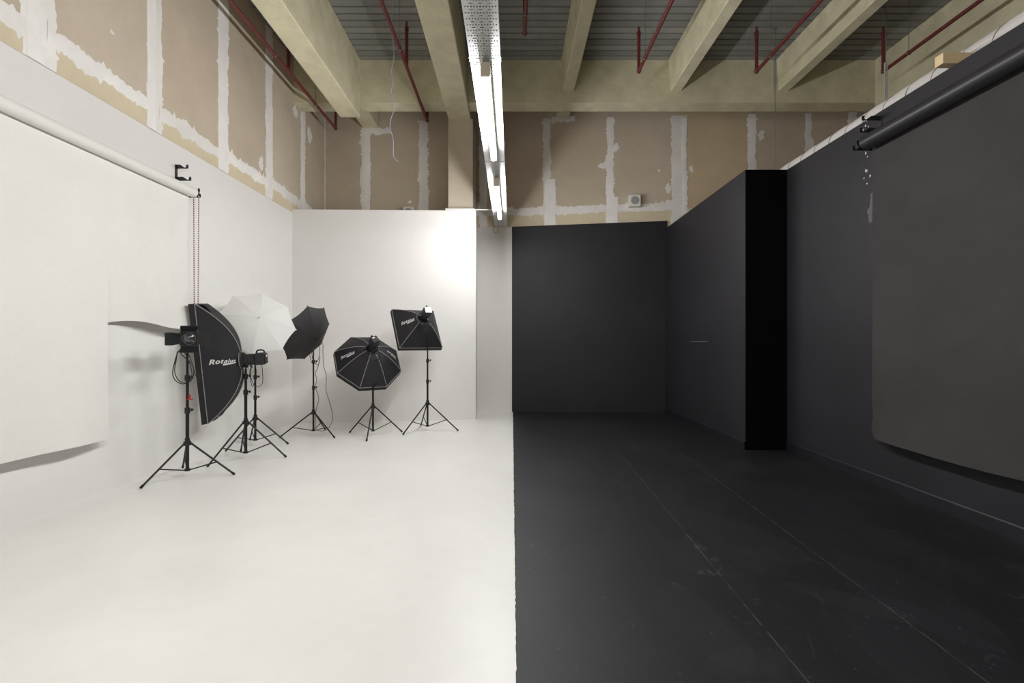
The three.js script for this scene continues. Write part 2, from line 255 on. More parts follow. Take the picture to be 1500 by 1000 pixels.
single('concrete_column', bx(-1.105, -0.68, 0, 5.19, 8.7, 9.5, 1.8), M.board[2], 'beige clad column rising behind the white partition', 'column', null, 'structure');

// ---------------------------------------------------------------- cable tray with fluorescent lamps
const TX = -0.203, TY = EYE + 2.132, TW = 0.23;
{
  const t = thing('cable_tray', 'perforated galvanised cable tray hanging along the middle of the hall', 'cable tray', [TX, TY, 0]);
  const cell = 0.0607, sh = new THREE.Shape([[-TW / 2, 0], [TW / 2, 0], [TW / 2, cell], [-TW / 2, cell]].map(q => new THREE.Vector2(...q)));
  const hole = (x, y, w, h) => { const p = new THREE.Path(); p.moveTo(x - w / 2, y - h / 2); p.lineTo(x - w / 2, y + h / 2); p.lineTo(x + w / 2, y + h / 2); p.lineTo(x + w / 2, y - h / 2); p.closePath(); sh.holes.push(p); };
  for (let i = 0; i < 11; i++) hole((i - 5) * 0.0197, 0.0155, 0.0078, 0.0145);
  for (let i = -1; i <= 1; i++) hole(i * 0.06, 0.046, 0.024, 0.009);
  const one = new THREE.ExtrudeGeometry(sh, { depth: 0.0015, bevelEnabled: false }); one.rotateX(-Math.PI / 2);     // lies flat, y up; cell runs to -z
  const cuts = [-1.65, 0.98, 3.79, 5.97, 6.94, 9.3];
  for (let k = 0; k + 1 < cuts.length; k++) {
    const gs = []; const n = Math.round((cuts[k + 1] - cuts[k]) / cell), c = (cuts[k + 1] - cuts[k]) / n;
    for (let i = 0; i < n; i++) { const g = one.clone(); g.scale(1, 1, c / cell); g.translate(0, 0, -(cuts[k] + i * c)); gs.push(g); }
    const sec = part('tray_section', gs, M.galvanised, t);
    for (const s of [-1, 1]) part('side_flange', [bx(s * TW / 2 - 0.001, s * TW / 2 + 0.001, 0, 0.05, cuts[k], cuts[k + 1]), bx(s * (TW / 2 - 0.005) - 0.006, s * (TW / 2 - 0.005) + 0.006, 0.049, 0.051, cuts[k], cuts[k + 1])], M.galvanised, sec);
  }
  for (const d of [3.79, 5.97, 6.94]) part('coupling_plate', [bx(-TW / 2 - 0.006, TW / 2 + 0.006, -0.004, -0.001, d - 0.012, d + 0.012), bx(-TW / 2 - 0.006, -TW / 2 - 0.002, -0.004, 0.045, d - 0.03, d + 0.03), bx(TW / 2 + 0.002, TW / 2 + 0.006, -0.004, 0.045, d - 0.03, d + 0.03)], M.galvanised, t);
  for (const d of [0.4, 2.2, 4.3, 6.1, 7.8]) part('hanger_rod', rod(V(0, 0.0, d), V(0, CEIL - TY, d), 0.004, 8), M.steel, t);
}
{
  const lampMat = new THREE.MeshStandardMaterial({ color: 0xffffff, emissive: new THREE.Color().setRGB(1, 0.99, 0.96), emissiveIntensity: 4, roughness: 0.5 });
  const L = 1.8, labels = ['fluorescent batten lamp on the tray whose beige end cap is clear of the rest', 'fluorescent batten lamp on the tray end nearest the rear wall', 'fluorescent batten lamp second from the tray end farthest from the rear wall', 'fluorescent batten lamp on the tray end farthest from the rear wall'];
  [3.74, 6.40, 1.08, -1.57].forEach((d0, i) => {
    const g = thing('fluorescent_lamp', labels[i], 'lamp', [TX + 0.003, EYE + 1.982, -(d0 + L / 2)], 'fluorescent lamps under the cable tray');
    part('housing', rbx(0.072, 0.04, L - 0.03, 0.006).translate(0, 0.085, 0), M.cream, g);
    const pr = new THREE.Shape(); pr.moveTo(-0.03, 0.064); pr.lineTo(-0.03, 0.03); pr.absarc(0, 0.03, 0.03, Math.PI, 2 * Math.PI, false); pr.lineTo(0.03, 0.064); pr.closePath();
    const dg = new THREE.ExtrudeGeometry(pr, { depth: L - 0.05, bevelEnabled: false, curveSegments: 10 }); dg.translate(0, 0, -(L - 0.05) / 2);
    part('glowing_diffuser', dg, lampMat, g);
    for (const s of [-1, 1]) { part('end_cap', rbx(0.07, 0.104, 0.022, 0.008).translate(0, 0.051, s * (L / 2 - 0.012)), M.cream, g); part('fixing_clip', rbx(0.05, 0.043, 0.03, 0.003).translate(0, 0.126, s * (L / 2 - 0.06)), M.grille, g); }
    const mk = (w, h, x, y, rx, ry, dip = 0) => { const l = new THREE.RectAreaLight(TUBE_COLOR, TUBE_NITS, w, h); l.position.set(x, y, 0); l.rotation.order = 'YXZ'; l.rotation.set(rx - dip, ry, 0); l.name = 'tube_light'; g.add(l); };
    mk(L - 0.05, 0.055, -0.035, 0.034, 0, Math.PI / 2, 0.08);       // towards the white side
    mk(L - 0.05, 0.055, 0.035, 0.034, 0, -Math.PI / 2, 0.08);       // towards the black side
    mk(0.055, L - 0.05, 0, -0.004, -Math.PI / 2, 0);          // downwards
  });
}
single('loose_wire', tube([P(725, 331, 9.27), P(722, 334, 9.27), P(724, 340, 9.27), P(727, 341, 9.27), P(729, 336, 9.27), P(729, 330, 9.27)], 0.003, 30), M.cable, 'short black wire loop dangling from the end of the cable tray', 'wire');
{ // white rod lying on the partition
  const g = thing('extending_rod', 'white extending rod lying on top of the white partition', 'rod', [0, 0, 0]);
  const y = 3.578, d = 8.56; part('outer_tube', rod(V(-1.135, y, d), V(-0.64, y, d), 0.026, 16), M.whitePlastic, g); part('collar', rod(V(-0.90, y, d), V(-0.885, y, d), 0.029, 16), M.whitePlastic, g); part('inner_tube', rod(V(-0.64, y, d), V(-0.33, y, d), 0.012, 12), M.whitePlastic, g); part('tip', rod(V(-0.33, y, d), V(-0.30, y, d), 0.012, 12, 0.004), M.whitePlastic, g);
}
// ---------------------------------------------------------------- sprinkler pipes
const PH = EYE + 3.855;
function sprinkler(x, dEnd, risers, clips, label) {
  const g = thing('sprinkler_pipe', label, 'pipe', [x, PH, 0], 'red sprinkler pipes under the roof');
  part('pipe', rod(V(0, 0, DB + 0.02), V(0, 0, dEnd), 0.024, 14), M.red, g);
  part('elbow', new THREE.SphereGeometry(0.033, 14, 10).translate(0, 0, -dEnd), M.red, g);
  for (const d of risers) { const r = part('riser', rod(V(0, 0, d), V(0, 0.56, d), 0.024, 12), M.red, g); part('sprinkler_head', [rod(V(0, 0.56, d), V(0, 0.60, d), 0.016, 10), rod(V(0, 0.60, d), V(0, 0.625, d), 0.006, 8), rod(V(0, 0.62, d), V(0, 0.626, d), 0.02, 10)], M.red, r); part('socket', rod(V(0, 0.51, d), V(0, 0.56, d), 0.029, 12), M.red, r); }
  for (const d of clips) { const c = part('pipe_clip', new THREE.TorusGeometry(0.028, 0.005, 8, 18).translate(0, 0, -d), M.steel, g); part('hanger_rod', rod(V(0, 0.03, d), V(0, CEIL - PH + 0.004, d), 0.004, 8), M.steel, c); }
}
sprinkler(-3.19, 9.08, [7.16, 9.08], [6.75, 8.55 - 0.4, 3.0], 'red sprinkler pipe running along the plasterboard left wall');
sprinkler(-1.48, 8.76, [7.05, 8.76], [6.6, 3.2], 'red sprinkler pipe behind the dangling pale blue cable');
sprinkler(0.16, 6.28, [6.28], [5.9, 3.1], 'red sprinkler pipe right beside the cable tray');
sprinkler(1.81, 7.16, [7.16], [6.82, 3.2], 'red sprinkler pipe between the first and second narrow concrete beams');
sprinkler(3.49, 7.16, [7.16], [6.76, 3.2], 'red sprinkler pipe between the second and third narrow concrete beams');
sprinkler(5.30, 7.16, [7.16], [6.7, 3.2], 'red sprinkler pipe along the concrete side wall');

// hanger rods and slotted rails over the black partition
{
  const g = thing('hanger_rod', 'thin steel rod hanging down behind the black pier', 'rod', [0, 0, 0]); const x = 3.88, d = 7.4;
  part('rod', rod(V(x, 2.4, d), V(x, CEIL, d), 0.0055, 8), M.steel, g); part('anchor', rod(V(x, CEIL - 0.03, d), V(x, CEIL, d), 0.02, 10), M.steel, g); part('foot', rbx(0.3, 0.02, 0.04).translate(x, 2.4, -d), M.steel, g);
}
function slotted(name, label, x, y0, y1, d, rodTop) {
  const g = thing(name, label, 'rail', [x, 0, -d]); const n = Math.round((y1 - y0) / 0.04), s = new THREE.Shape([[-0.019, 0], [0.019, 0], [0.019, 0.04], [-0.019, 0.04]].map(q => new THREE.Vector2(...q)));
  const p = new THREE.Path(); p.moveTo(-0.007, 0.008); p.lineTo(-0.007, 0.032); p.lineTo(0.007, 0.032); p.lineTo(0.007, 0.008); p.closePath(); s.holes.push(p);
  const c = new THREE.ExtrudeGeometry(s, { depth: 0.003, bevelEnabled: false }), gs = []; for (let i = 0; i < n; i++) gs.push(c.clone().translate(0, y0 + i * 0.04, 0.012)); gs.push(new THREE.BoxGeometry(0.003, n * 0.04, 0.014).translate(-0.018, y0 + n * 0.02, 0.006), new THREE.BoxGeometry(0.003, n * 0.04, 0.014).translate(0.018, y0 + n * 0.02, 0.006));
  part('slotted_channel', gs, M.galvanised, g); if (rodTop) part('rod', rod(V(0, y0, 0), V(0, rodTop, 0), 0.005, 8), M.steel, g); return g;
}
slotted('slotted_rail', 'slotted steel rail fixed upright on the cross beam beside a narrow roof beam', 4.29, 5.45, 5.95, 8.237);
slotted('slotted_rail', 'slotted steel hanger on a rod above the white wrapped duct', 4.95, 4.3, 5.0, 6.65, CEIL);
// blue cable
single('hanging_cable', tube([P(574, -24, 6.48), P(575, 0, 6.5), P(574, 40, 6.5), P(577, 85, 6.5), P(573, 105, 6.5), P(576, 118, 6.5), P(573, 135, 6.5), P(578, 155, 6.5), P(571, 182, 6.5), P(576, 205, 6.5), P(577, 230, 6.5), P(584, 237, 6.5)], 0.0045, 120), M.blueCable, 'pale blue wavy cable dangling from the roof deck', 'cable');
// speakers on the rear wall
function speaker(px, py, label) {
  const x = (px - 750) * 9.45 / F, d = backD(x) - 0.004, g = thing('wall_speaker', label, 'speaker', [x, EYE + (500 - py) * (d - 0.12) / F, -d], 'small white speakers on the rear wall'); g.rotation.y = -0.045;
  part('cabinet', rbx(0.215, 0.215, 0.13, 0.01, 3).translate(0, 0, 0.065), M.whitePlastic, g); part('grille', new THREE.CylinderGeometry(0.074, 0.076, 0.008, 32).rotateX(Math.PI / 2).translate(0, 0.002, 0.132), M.grille, g); part('grille_ring', new THREE.TorusGeometry(0.076, 0.003, 8, 36).translate(0, 0.002, 0.131), M.whitePlastic, g);
}
speaker(927.5, 293.5, 'small white box speaker with round grey grille above the black wall');
speaker(598, 311, 'small white box speaker mostly hidden behind the white partition');

// ---------------------------------------------------------------- wrapped duct and timber on the right partition
{
  const g = thing('wrapped_duct', 'white fabric-wrapped duct lying along the top of the black partition', 'duct', [3.585, 3.537, 0]); const r0 = 0.085;
  const d0 = -2.4, d1 = 7.0, nz = 470, na = 20;
  part('duct_skin', lattice(na, nz, (u, v) => { const a = u * Math.PI * 2, d = d0 + v * (d1 - d0), ph = (d / 0.27 - u) * Math.PI * 2, r = r0 + 0.005 * Math.pow(Math.abs(Math.sin(ph / 2)), 0.5) + 0.002 * Math.sin(d * 13 + a * 3); return new THREE.Vector3(Math.cos(a) * r, Math.sin(a) * r, -d); }), M.ductWrap, g);
  const hel = []; for (let d = d0; d < d1; d += 0.0225) { const a = d / 0.27 * Math.PI * 2; hel.push(new THREE.Vector3(Math.cos(a) * (r0 + 0.004), Math.sin(a) * (r0 + 0.004), -d)); }
  part('spiral_seam', new THREE.TubeGeometry(new THREE.CatmullRomCurve3(hel), 900, 0.0035, 5), std(0x8d8880, 0.8), g);
  part('end_plug', new THREE.CircleGeometry(r0, 20).rotateY(Math.PI).translate(0, 0, -d1), M.ductWrap, g);
}
single('timber_block', planar(rbx(0.215, 0.082, 0.075, 0.003), 0.4).translate(3.378, 3.4825, -3.845), M.wood, 'pale sawn timber offcut lying on the black partition beside the wrapped duct', 'timber');

// ---------------------------------------------------------------- backdrop rolls, paper and brackets
function hookBracket(name, label, wallX, dir, y, d, hh = 0.155, reach = [0.17, 0.21], group) {
  const g = thing(name, label, 'bracket', [wallX, y, -d], group); g.rotation.y = dir > 0 ? 0 : Math.PI;
  part('wall_plate', rbx(0.006, hh + 0.04, 0.04, 0.002).translate(0.003, 0, 0), M.plasticBlack, g);
  [1, -1].forEach((s, i) => {
    const L = reach[i], sh = new THREE.Shape(); sh.moveTo(0, -0.02); sh.lineTo(L, -0.02); sh.lineTo(L + 0.004, 0.0); sh.lineTo(L, 0.022); sh.lineTo(L - 0.018, 0.022); sh.absarc(L - 0.034, 0.006, 0.016, 0.4, -2.6, true); sh.lineTo(L - 0.085, 0.022); sh.lineTo(0, 0.022); sh.closePath();
    const a = new THREE.ExtrudeGeometry(sh, { depth: 0.006, bevelEnabled: false }); a.translate(0, s * hh / 2, -0.003); part('hook_arm', a, M.plasticBlack, g);
  });
  part('screw', [rod(new THREE.Vector3(0.006, hh / 2 - 0.05, 0.01), new THREE.Vector3(0.009, hh / 2 - 0.05, 0.01), 0.006, 10)], M.chrome, g);
  return g;
}
hookBracket('roll_bracket', 'empty black double-hook bracket screwed to the white wall', XL, 1, EYE + (500 - 253) * 5.36 / F, 5.36, 0.13, [0.13, 0.16]);
hookBracket('roll_bracket', 'empty black double-hook bracket screwed to the black wall', RX2, -1, EYE + (500 - 182) * 4.6 / F, 4.6, 0.11, [0.17, 0.19]);
{ // white roll and its paper
  const ax = -3.46, y = 2.945, end = 5.45, r = 0.052;
  const g = thing('backdrop_roll', 'white backdrop roll on hooks along the white wall', 'backdrop roll', [ax, y, 0]);
  part('roll', rod(V(0, 0, 1.0), V(0, 0, end), r, 36), M.paper, g);
  part('core_end', rod(V(0, 0, end), V(0, 0, end + 0.05), 0.022, 16), M.plasticBlack, g);
  part('clutch_wheel', [rod(V(0, 0, end + 0.035), V(0, 0, end + 0.055), 0.035, 20), new THREE.TorusGeometry(0.034, 0.006, 8, 24).translate(0, 0, -(end + 0.045))], M.plasticBlack, g);
  const h = hookBracket('roll_bracket', 'black hook bracket carrying the white backdrop roll', XL, 1, y - 0.012 + 0.03, end + 0.075, 0.06, [0.15, 0.16]);
  const paper = thing('backdrop_paper', 'white paper sheet with a torn stepped lower edge hanging from the white roll', 'backdrop paper', [0, 0, 0]);
  const wave = (d, t, a) => Math.sin(d * 5.1 + 0.7) * a * t + Math.sin(d * 9.7) * a * 0.4 * t;
  const top = y, x0 = ax - r - 0.001;
  const sheet = (dA, dB, bottom, amp, n) => { const f = off => (u, v) => { const d = dA + (dB - dA) * u, yb = bottom(d), yy = top - (top - yb) * v, t = Math.pow(v, 3); let x = x0 - 0.02 * Math.min(1, v * 3) + 0.018 + 0.035 * t + wave(d, t, amp); x = Math.max(x, XL + 0.012); return new THREE.Vector3(x + off, yy, -d); }; return [lattice(n, 60, f(0)), lattice(n, 60, f(0.0012), true)]; };
  part('long_sheet', sheet(1.0, 4.36, d => 0.485 + 0.012 * Math.sin(d * 2.2), 0.02, 90), M.paper, paper);
  part('short_sheet', sheet(4.36, 5.43, d => 1.49 + 0.03 * Math.sin(d * 5.5 + 1.2), 0.045, 60), M.paper, paper);
  // bead chain
  const ch = thing('bead_chain', 'red and white bead chain hanging in a loop from the white roll', 'chain', [0, 0, 0]); const red = [], wh = []; const sp = new THREE.SphereGeometry(0.0068, 7, 5);
  for (const s of [-1, 1]) for (let i = 0; i < 96; i++) { const b = sp.clone(); b.scale(1, 1.5, 1); b.translate(ax + 0.002 + s * 0.028 * (1 - i / 96 * 0.25), y - 0.03 - i * 0.0123, -(end + 0.045)); (i % 2 ? red : wh).push(b); }
  part('red_beads', red, std(0x8a2a30, 0.5), ch).userData.kind = 'stuff'; part('white_beads', wh, M.whitePlastic, ch).userData.kind = 'stuff';
  part('chain_weight', tube([-1, -0.6, 0, 0.6, 1].map(s => new THREE.Vector3(ax + 0.002 + s * 0.021, y - 0.03 - 96 * 0.0123 - (1 - s * s) * 0.03, -(end + 0.045))), 0.005, 20), M.whitePlastic, ch);
}
{ // black roll and paper
  const ax = 3.235, y = EYE + 1.815, end = 4.58, r = 0.068;
  const g = thing('backdrop_roll', 'black backdrop roll on hooks along the black wall', 'backdrop roll', [ax, y, 0]);
  part('roll', rod(V(0, 0, 0.9), V(0, 0, end), r, 40), M.blackTube, g);
  part('core_end', rod(V(0, 0, end), V(0, 0, end + 0.07), 0.016, 14), M.plasticBlack, g);
  part('clutch_wheel', new THREE.TorusGeometry(0.026, 0.01, 8, 24).translate(0, 0, -(end + 0.075)), M.plasticBlack, g);
  hookBracket('roll_bracket', 'black hook bracket carrying the black backdrop roll', RX2, -1, y - 0.005, end + 0.06, 0.05, [0.19, 0.23]);
  const paper = thing('backdrop_paper', 'black paper sheet hanging from the black roll above the skirting', 'backdrop paper', [0, 0, 0]);
  const f = off => (u, v) => { const d = 0.9 + (4.6 - 0.9) * u, yb = 0.445 + 0.01 * Math.sin(d * 3), yy = y - (y - yb) * v, t = v * v * v; const edge = Math.pow(u, 30) * Math.pow(v, 8); let x = ax + r + 0.004 - 0.065 * t * (1 - 0.8 * Math.pow(u, 30)) - 0.008 * Math.sin(d * 2.3 + v * 4) * v - 0.006 * Math.sin(d * 6.1 - v * 7) * v + 0.03 * edge; x = Math.min(x, RX2 - 0.012); return new THREE.Vector3(x - off, yy, -d - 0.02 * edge * Math.sin(v * 60)); };
  part('sheet', [lattice(90, 70, f(0), true), lattice(90, 70, f(0.0012))], M.blackPaper, paper);
}

// ---------------------------------------------------------------- light stands
function lightStand(label, x, d, feet, opt) {
  const g = thing('light_stand', label, 'light stand', [x, 0, -d], 'black tripod light stands on the white floor');
  const { collar = 0.36, bottom = 0.06, top = 1.3, joints = [0.8, 1.05], r = 0.0145 } = opt;
  part('lower_tube', rod(V(0, bottom, 0), V(0, joints[0], 0), r, 14), M.standBlack, g);
  part('middle_tube', rod(V(0, joints[0], 0), V(0, joints[1], 0), r * 0.86, 14), M.standBlack, g);
  part('upper_tube', rod(V(0, joints[1], 0), V(0, top, 0), r * 0.72, 14), M.standBlack, g);
  part('spigot', rod(V(0, top, 0), V(0, top + 0.03, 0), 0.008, 10), M.chrome, g);
  for (const y of joints) { const c = part('clamp_collar', rod(V(0, y - 0.035, 0), V(0, y + 0.02, 0), r * 1.5, 14), M.plasticBlack, g); part('lock_knob', [rod(V(r, y, 0), V(r + 0.028, y, 0), 0.005, 8), rod(V(r + 0.022, y, 0), V(r + 0.036, y, 0), 0.014, 10)], M.plasticBlack, c); }
  part('leg_collar', [rod(V(0, collar - 0.018, 0), V(0, collar + 0.018, 0), 0.034, 18), rod(V(0, collar + 0.018, 0), V(0, collar + 0.05, 0), 0.022, 14)], M.plasticBlack, g);
  part('brace_collar', rod(V(0, bottom + 0.0, 0), V(0, bottom + 0.022, 0), 0.025, 16), M.plasticBlack, g);
  for (const [fx, fd] of feet) {
    const u = new THREE.Vector3(fx - x, 0, -(fd - d)), R = u.length(); u.normalize();
    const a = u.clone().multiplyScalar(0.034).setY(collar), b = u.clone().multiplyScalar(R).setY(0.012), dir = b.clone().sub(a);
    const leg = part('leg', rod(a, b, 0.0095, 10), M.standBlack, g);
    part('foot_cap', rod(b.clone().sub(dir.clone().normalize().multiplyScalar(0.025)), b.clone().add(dir.clone().normalize().multiplyScalar(0.006)), 0.012, 10), M.rubber, leg);
    part('brace', rod(u.clone().multiplyScalar(0.025).setY(bottom + 0.011), a.clone().addScaledVector(dir, 0.6), 0.006, 8), M.standBlack, g);
  }
  return g;
}
const tri = (c, foot0) => [0, 1, 2].map(k => { const a = k * 2 * Math.PI / 3, x = foot0[0] - c[0], d = foot0[1] - c[1]; return [c[0] + x * Math.cos(a) - d * Math.sin(a), c[1] + x * Math.sin(a) + d * Math.cos(a)]; });
const SA = [-3.19, 4.93], SB = [-3.03, 5.71], SC = [-3.295, 6.44], SD = [-2.82, 7.125], SE = [-1.97, 7.11], SF = [-1.263, 7.505];
lightStand('black tripod stand carrying the barn-door lamp', ...SA, tri(SA, [-3.35, 4.53]), { collar: 0.33, top: 1.22, joints: [0.66, 0.98], r: 0.016 });
lightStand('black tripod stand carrying the tall strip softbox', ...SB, tri(SB, [-3.22, 5.31]), { collar: 0.41, top: 1.02, joints: [0.76, 0.94], r: 0.0165 });
lightStand('black tripod stand under the white umbrella', ...SC, tri(SC, [-3.46, 6.07]), { collar: 0.34, top: 1.02, joints: [0.62, 0.88] });
lightStand('black tripod stand under the black umbrella', ...SD, tri(SD, [-3.20, 6.91]), { collar: 0.315, top: 1.27, joints: [0.68, 1.05], r: 0.0135 });
lightStand('black tripod stand carrying the octagonal softbox', ...SE, tri(SE, [-2.36, 7.295]), { collar: 0.40, top: 1.12, joints: [0.72, 0.95] });
lightStand('black tripod stand carrying the square softbox', ...SF, tri(SF, [-1.55, 7.135]), { collar: 0.40, top: 1.50, joints: [0.74, 1.05] });

// ---------------------------------------------------------------- flash heads, softboxes, umbrellas
// axes facing the camera's place, as seen from it: right, up, towards
function seen(px) { const a = Math.atan((px - 750) / F); return { r: new THREE.Vector3(Math.cos(a), 0, Math.sin(a)), u: new THREE.Vector3(0, 1, 0), c: new THREE.Vector3(-Math.sin(a), 0, Math.cos(a)) }; }
function frame(px, e1, e2) { const s = seen(px), w = e => s.r.clone().multiplyScalar(e[0]).addScaledVector(s.u, e[1]).addScaledVector(s.c, e[2]); const x = w(e1).normalize(), y0 = w(e2), z = x.clone().cross(y0).normalize(), y = z.clone().cross(x); return { x, y, z, q: new THREE.Quaternion().setFromRotationMatrix(new THREE.Matrix4().makeBasis(x, y, z)) }; }
const logoTex = (() => { const c = document.createElement('canvas'); c.width = 512; c.height = 192; const g = c.getContext('2d'); g.fillStyle = '#000'; g.fillRect(0, 0, 512, 192); g.save(); g.transform(1, 0, -0.28, 1, 40, 0); g.fillStyle = '#fff'; g.font = 'bold 124px sans-serif'; g.textBaseline = 'alphabetic'; const w = g.measureText('Rotalux').width; g.scale(455 / w, 1); g.fillText('Rotalux', 10, 112); g.restore(); g.save(); g.transform(1, 0, -0.28, 1, 40, 0); g.fillStyle = '#fff'; g.fillRect(215, 126, 262, 34); g.restore(); const t = new THREE.CanvasTexture(c); return t; })();
const logoMat = new THREE.MeshStandardMaterial({ color: 0xd8d6d6, roughness: 0.7, alphaMap: logoTex, transparent: true, alphaTest: 0.35, side: THREE.DoubleSide });

function softbox(label, rim, hubR, D, p, fr, centre, logos, extra = {}) {        // rim: polygon [x, y] counter-clockwise; opens towards -z
  const g = thing('softbox', label, 'softbox', [centre.x, centre.y, centre.z]); g.quaternion.copy(fr.q);
  const n = rim.length, hub = rim.map(([x, y]) => { const l = Math.hypot(x, y); return [x / l * hubR, y / l * hubR]; });
  const corner = (i, q) => { i = (i + n) % n; return new THREE.Vector3(hub[i][0] + (rim[i][0] - hub[i][0]) * q, hub[i][1] + (rim[i][1] - hub[i][1]) * q, D * (1 - Math.pow(q, p))); };
  const at = (i, s, q) => corner(i, q).lerp(corner(i + 1, q), s);
  for (let i = 0; i < n; i++) {
    part('panel', lattice(8, 18, (u, v) => at(i, u, 1 - v)), M.fabric, g);
    part('seam_piping', tube(Array.from({ length: 14 }, (_, k) => corner(i, 1 - k / 13).multiplyScalar(1.004)), 0.0042, 26, 6), M.piping, g);
    part('rim_piping', rod(corner(i, 1), corner(i + 1, 1), 0.0042, 6), M.piping, g);
    const lip = extra.lip || 0.07; part('rim_band', lattice(4, 2, (u, v) => { const q = at(i, u, 1); q.z -= v * lip; q.x *= 1 + v * 0.01; q.y *= 1 + v * 0.01; return q; }, true), M.fabric, g);
  }
  const sh = new THREE.Shape(rim.map(q => new THREE.Vector2(q[0] * 0.985, q[1] * 0.985))); part('front_diffuser', new THREE.ShapeGeometry(sh).translate(0, 0, -0.012), M.diffuser, g);
  part('speed_ring', [new THREE.TorusGeometry(hubR, 0.012, 10, 36).translate(0, 0, D), new THREE.CylinderGeometry(hubR * 0.98, hubR * 0.98, 0.03, 32, 1, true).rotateX(Math.PI / 2).translate(0, 0, D + 0.015)], M.plasticBlack, g);
  part('ring_piping', new THREE.TorusGeometry(hubR + 0.012, 0.0035, 6, 40).translate(0, 0, D - 0.006), M.piping, g);
  for (const { i, q, len, dir, s = 0.5, lean = 0 } of logos) {
    const h = len * 0.375, rimW = corner(i, q).distanceTo(corner(i + 1, q)), run = corner(i, 1).lerp(corner(i + 1, 1), 0.5).distanceTo(corner(i, 0).lerp(corner(i + 1, 0), 0.5));
    const pt = (u, v) => { const k = (u - 0.5) * len / run, b = at(i, s + dir * ((0.5 - v) * h + (u - 0.5) * len * lean) / rimW, q - dir * k); const e = at(i, s, q - dir * k), c2 = new THREE.Vector3(e.x, e.y, 0).normalize(); return b.addScaledVector(c2, 0.003).add(new THREE.Vector3(0, 0, 0.003)); };
    part('lettering', lattice(16, 4, pt, dir < 0), logoMat, g);
  }
  return { g, corner, at };
}
function flashHead(label, fr, base, opt = {}) {          // base: centre of the mounting ring; the body runs along +z of the frame
  const g = thing('flash_head', label, 'studio lamp', [base.x, base.y, base.z]); g.quaternion.copy(fr.q); const { L = 0.25, r = 0.058, back = M.grille } = opt;
  const cz = (r1, r2, z0, z1, seg = 28) => new THREE.CylinderGeometry(r2, r1, z1 - z0, seg).rotateX(Math.PI / 2).translate(0, 0, (z0 + z1) / 2);
  part('mounting_ring', [cz(r * 1.22, r * 1.22, 0, 0.03), cz(r * 1.1, r * 1.1, 0.03, 0.05)], M.plasticBlack, g);
  part('barrel', [cz(r, r, 0.05, L * 0.55), ...[0.07, 0.09, 0.11].map(z => new THREE.TorusGeometry(r, 0.004, 6, 28).translate(0, 0, z))], M.plasticBlack, g);
  const b = part('rear_housing', rbx(r * 2.05, r * 2.15, L * 0.48, 0.02, 4).translate(0, 0, L * 0.78), M.plasticBlack, g);
  part('control_panel', rbx(r * 1.8, r * 1.85, 0.012, 0.005, 2).translate(0, 0, L * 1.02), back, b);
  part('display', rbx(r * 0.7, r * 0.35, 0.006, 0.002).translate(-r * 0.2, r * 0.45, L * 1.045), M.whitePlastic, b); part('test_button', new THREE.CylinderGeometry(0.008, 0.008, 0.008, 14).rotateX(Math.PI / 2).translate(r * 0.4, -r * 0.1, L * 1.045), M.redPlastic, b);
  part('side_badge', rbx(0.004, 0.018, 0.05, 0.001).translate(r * 1.03, -r * 0.3, L * 0.72), M.blue, b); part('badge_strip', rbx(0.004, 0.01, 0.13, 0.001).translate(r * 1.035, r * 0.18, L * 0.62), M.grille, b);
  part('carry_handle', tube([new THREE.Vector3(0, r * 0.9, L * 0.62), new THREE.Vector3(0, r * 1.5, L * 0.68), new THREE.Vector3(0, r * 1.5, L * 0.92), new THREE.Vector3(0, r * 0.9, L)], 0.009, 20, 8), M.plasticBlack, g);
  // tilting foot down to the stand, in world axes
  const inv = fr.q.clone().invert(), lo = opt.foot.clone().sub(base).applyQuaternion(inv), mid = new THREE.Vector3(0, 0, L * 0.42).add(lo).multiplyScalar(0.5), hi = new THREE.Vector3(0, 0, L * 0.42);
  part('tilt_bracket', [rod(lo, mid, 0.016, 12), rod(mid, hi, 0.018, 12), rod(lo, lo.clone().lerp(mid, 0.4), 0.02, 12)], M.plasticBlack, g);
  const side = new THREE.Vector3(1, 0, 0); part('tilt_knob', rod(mid.clone(), mid.clone().addScaledVector(side, 0.06), 0.016, 12), M.plasticBlack, g); part('tilt_lever', rod(mid.clone(), mid.clone().addScaledVector(side, -0.03).add(new THREE.Vector3(0, -0.05, 0.04)), 0.006, 8), M.plasticBlack, g);
  return g;
}
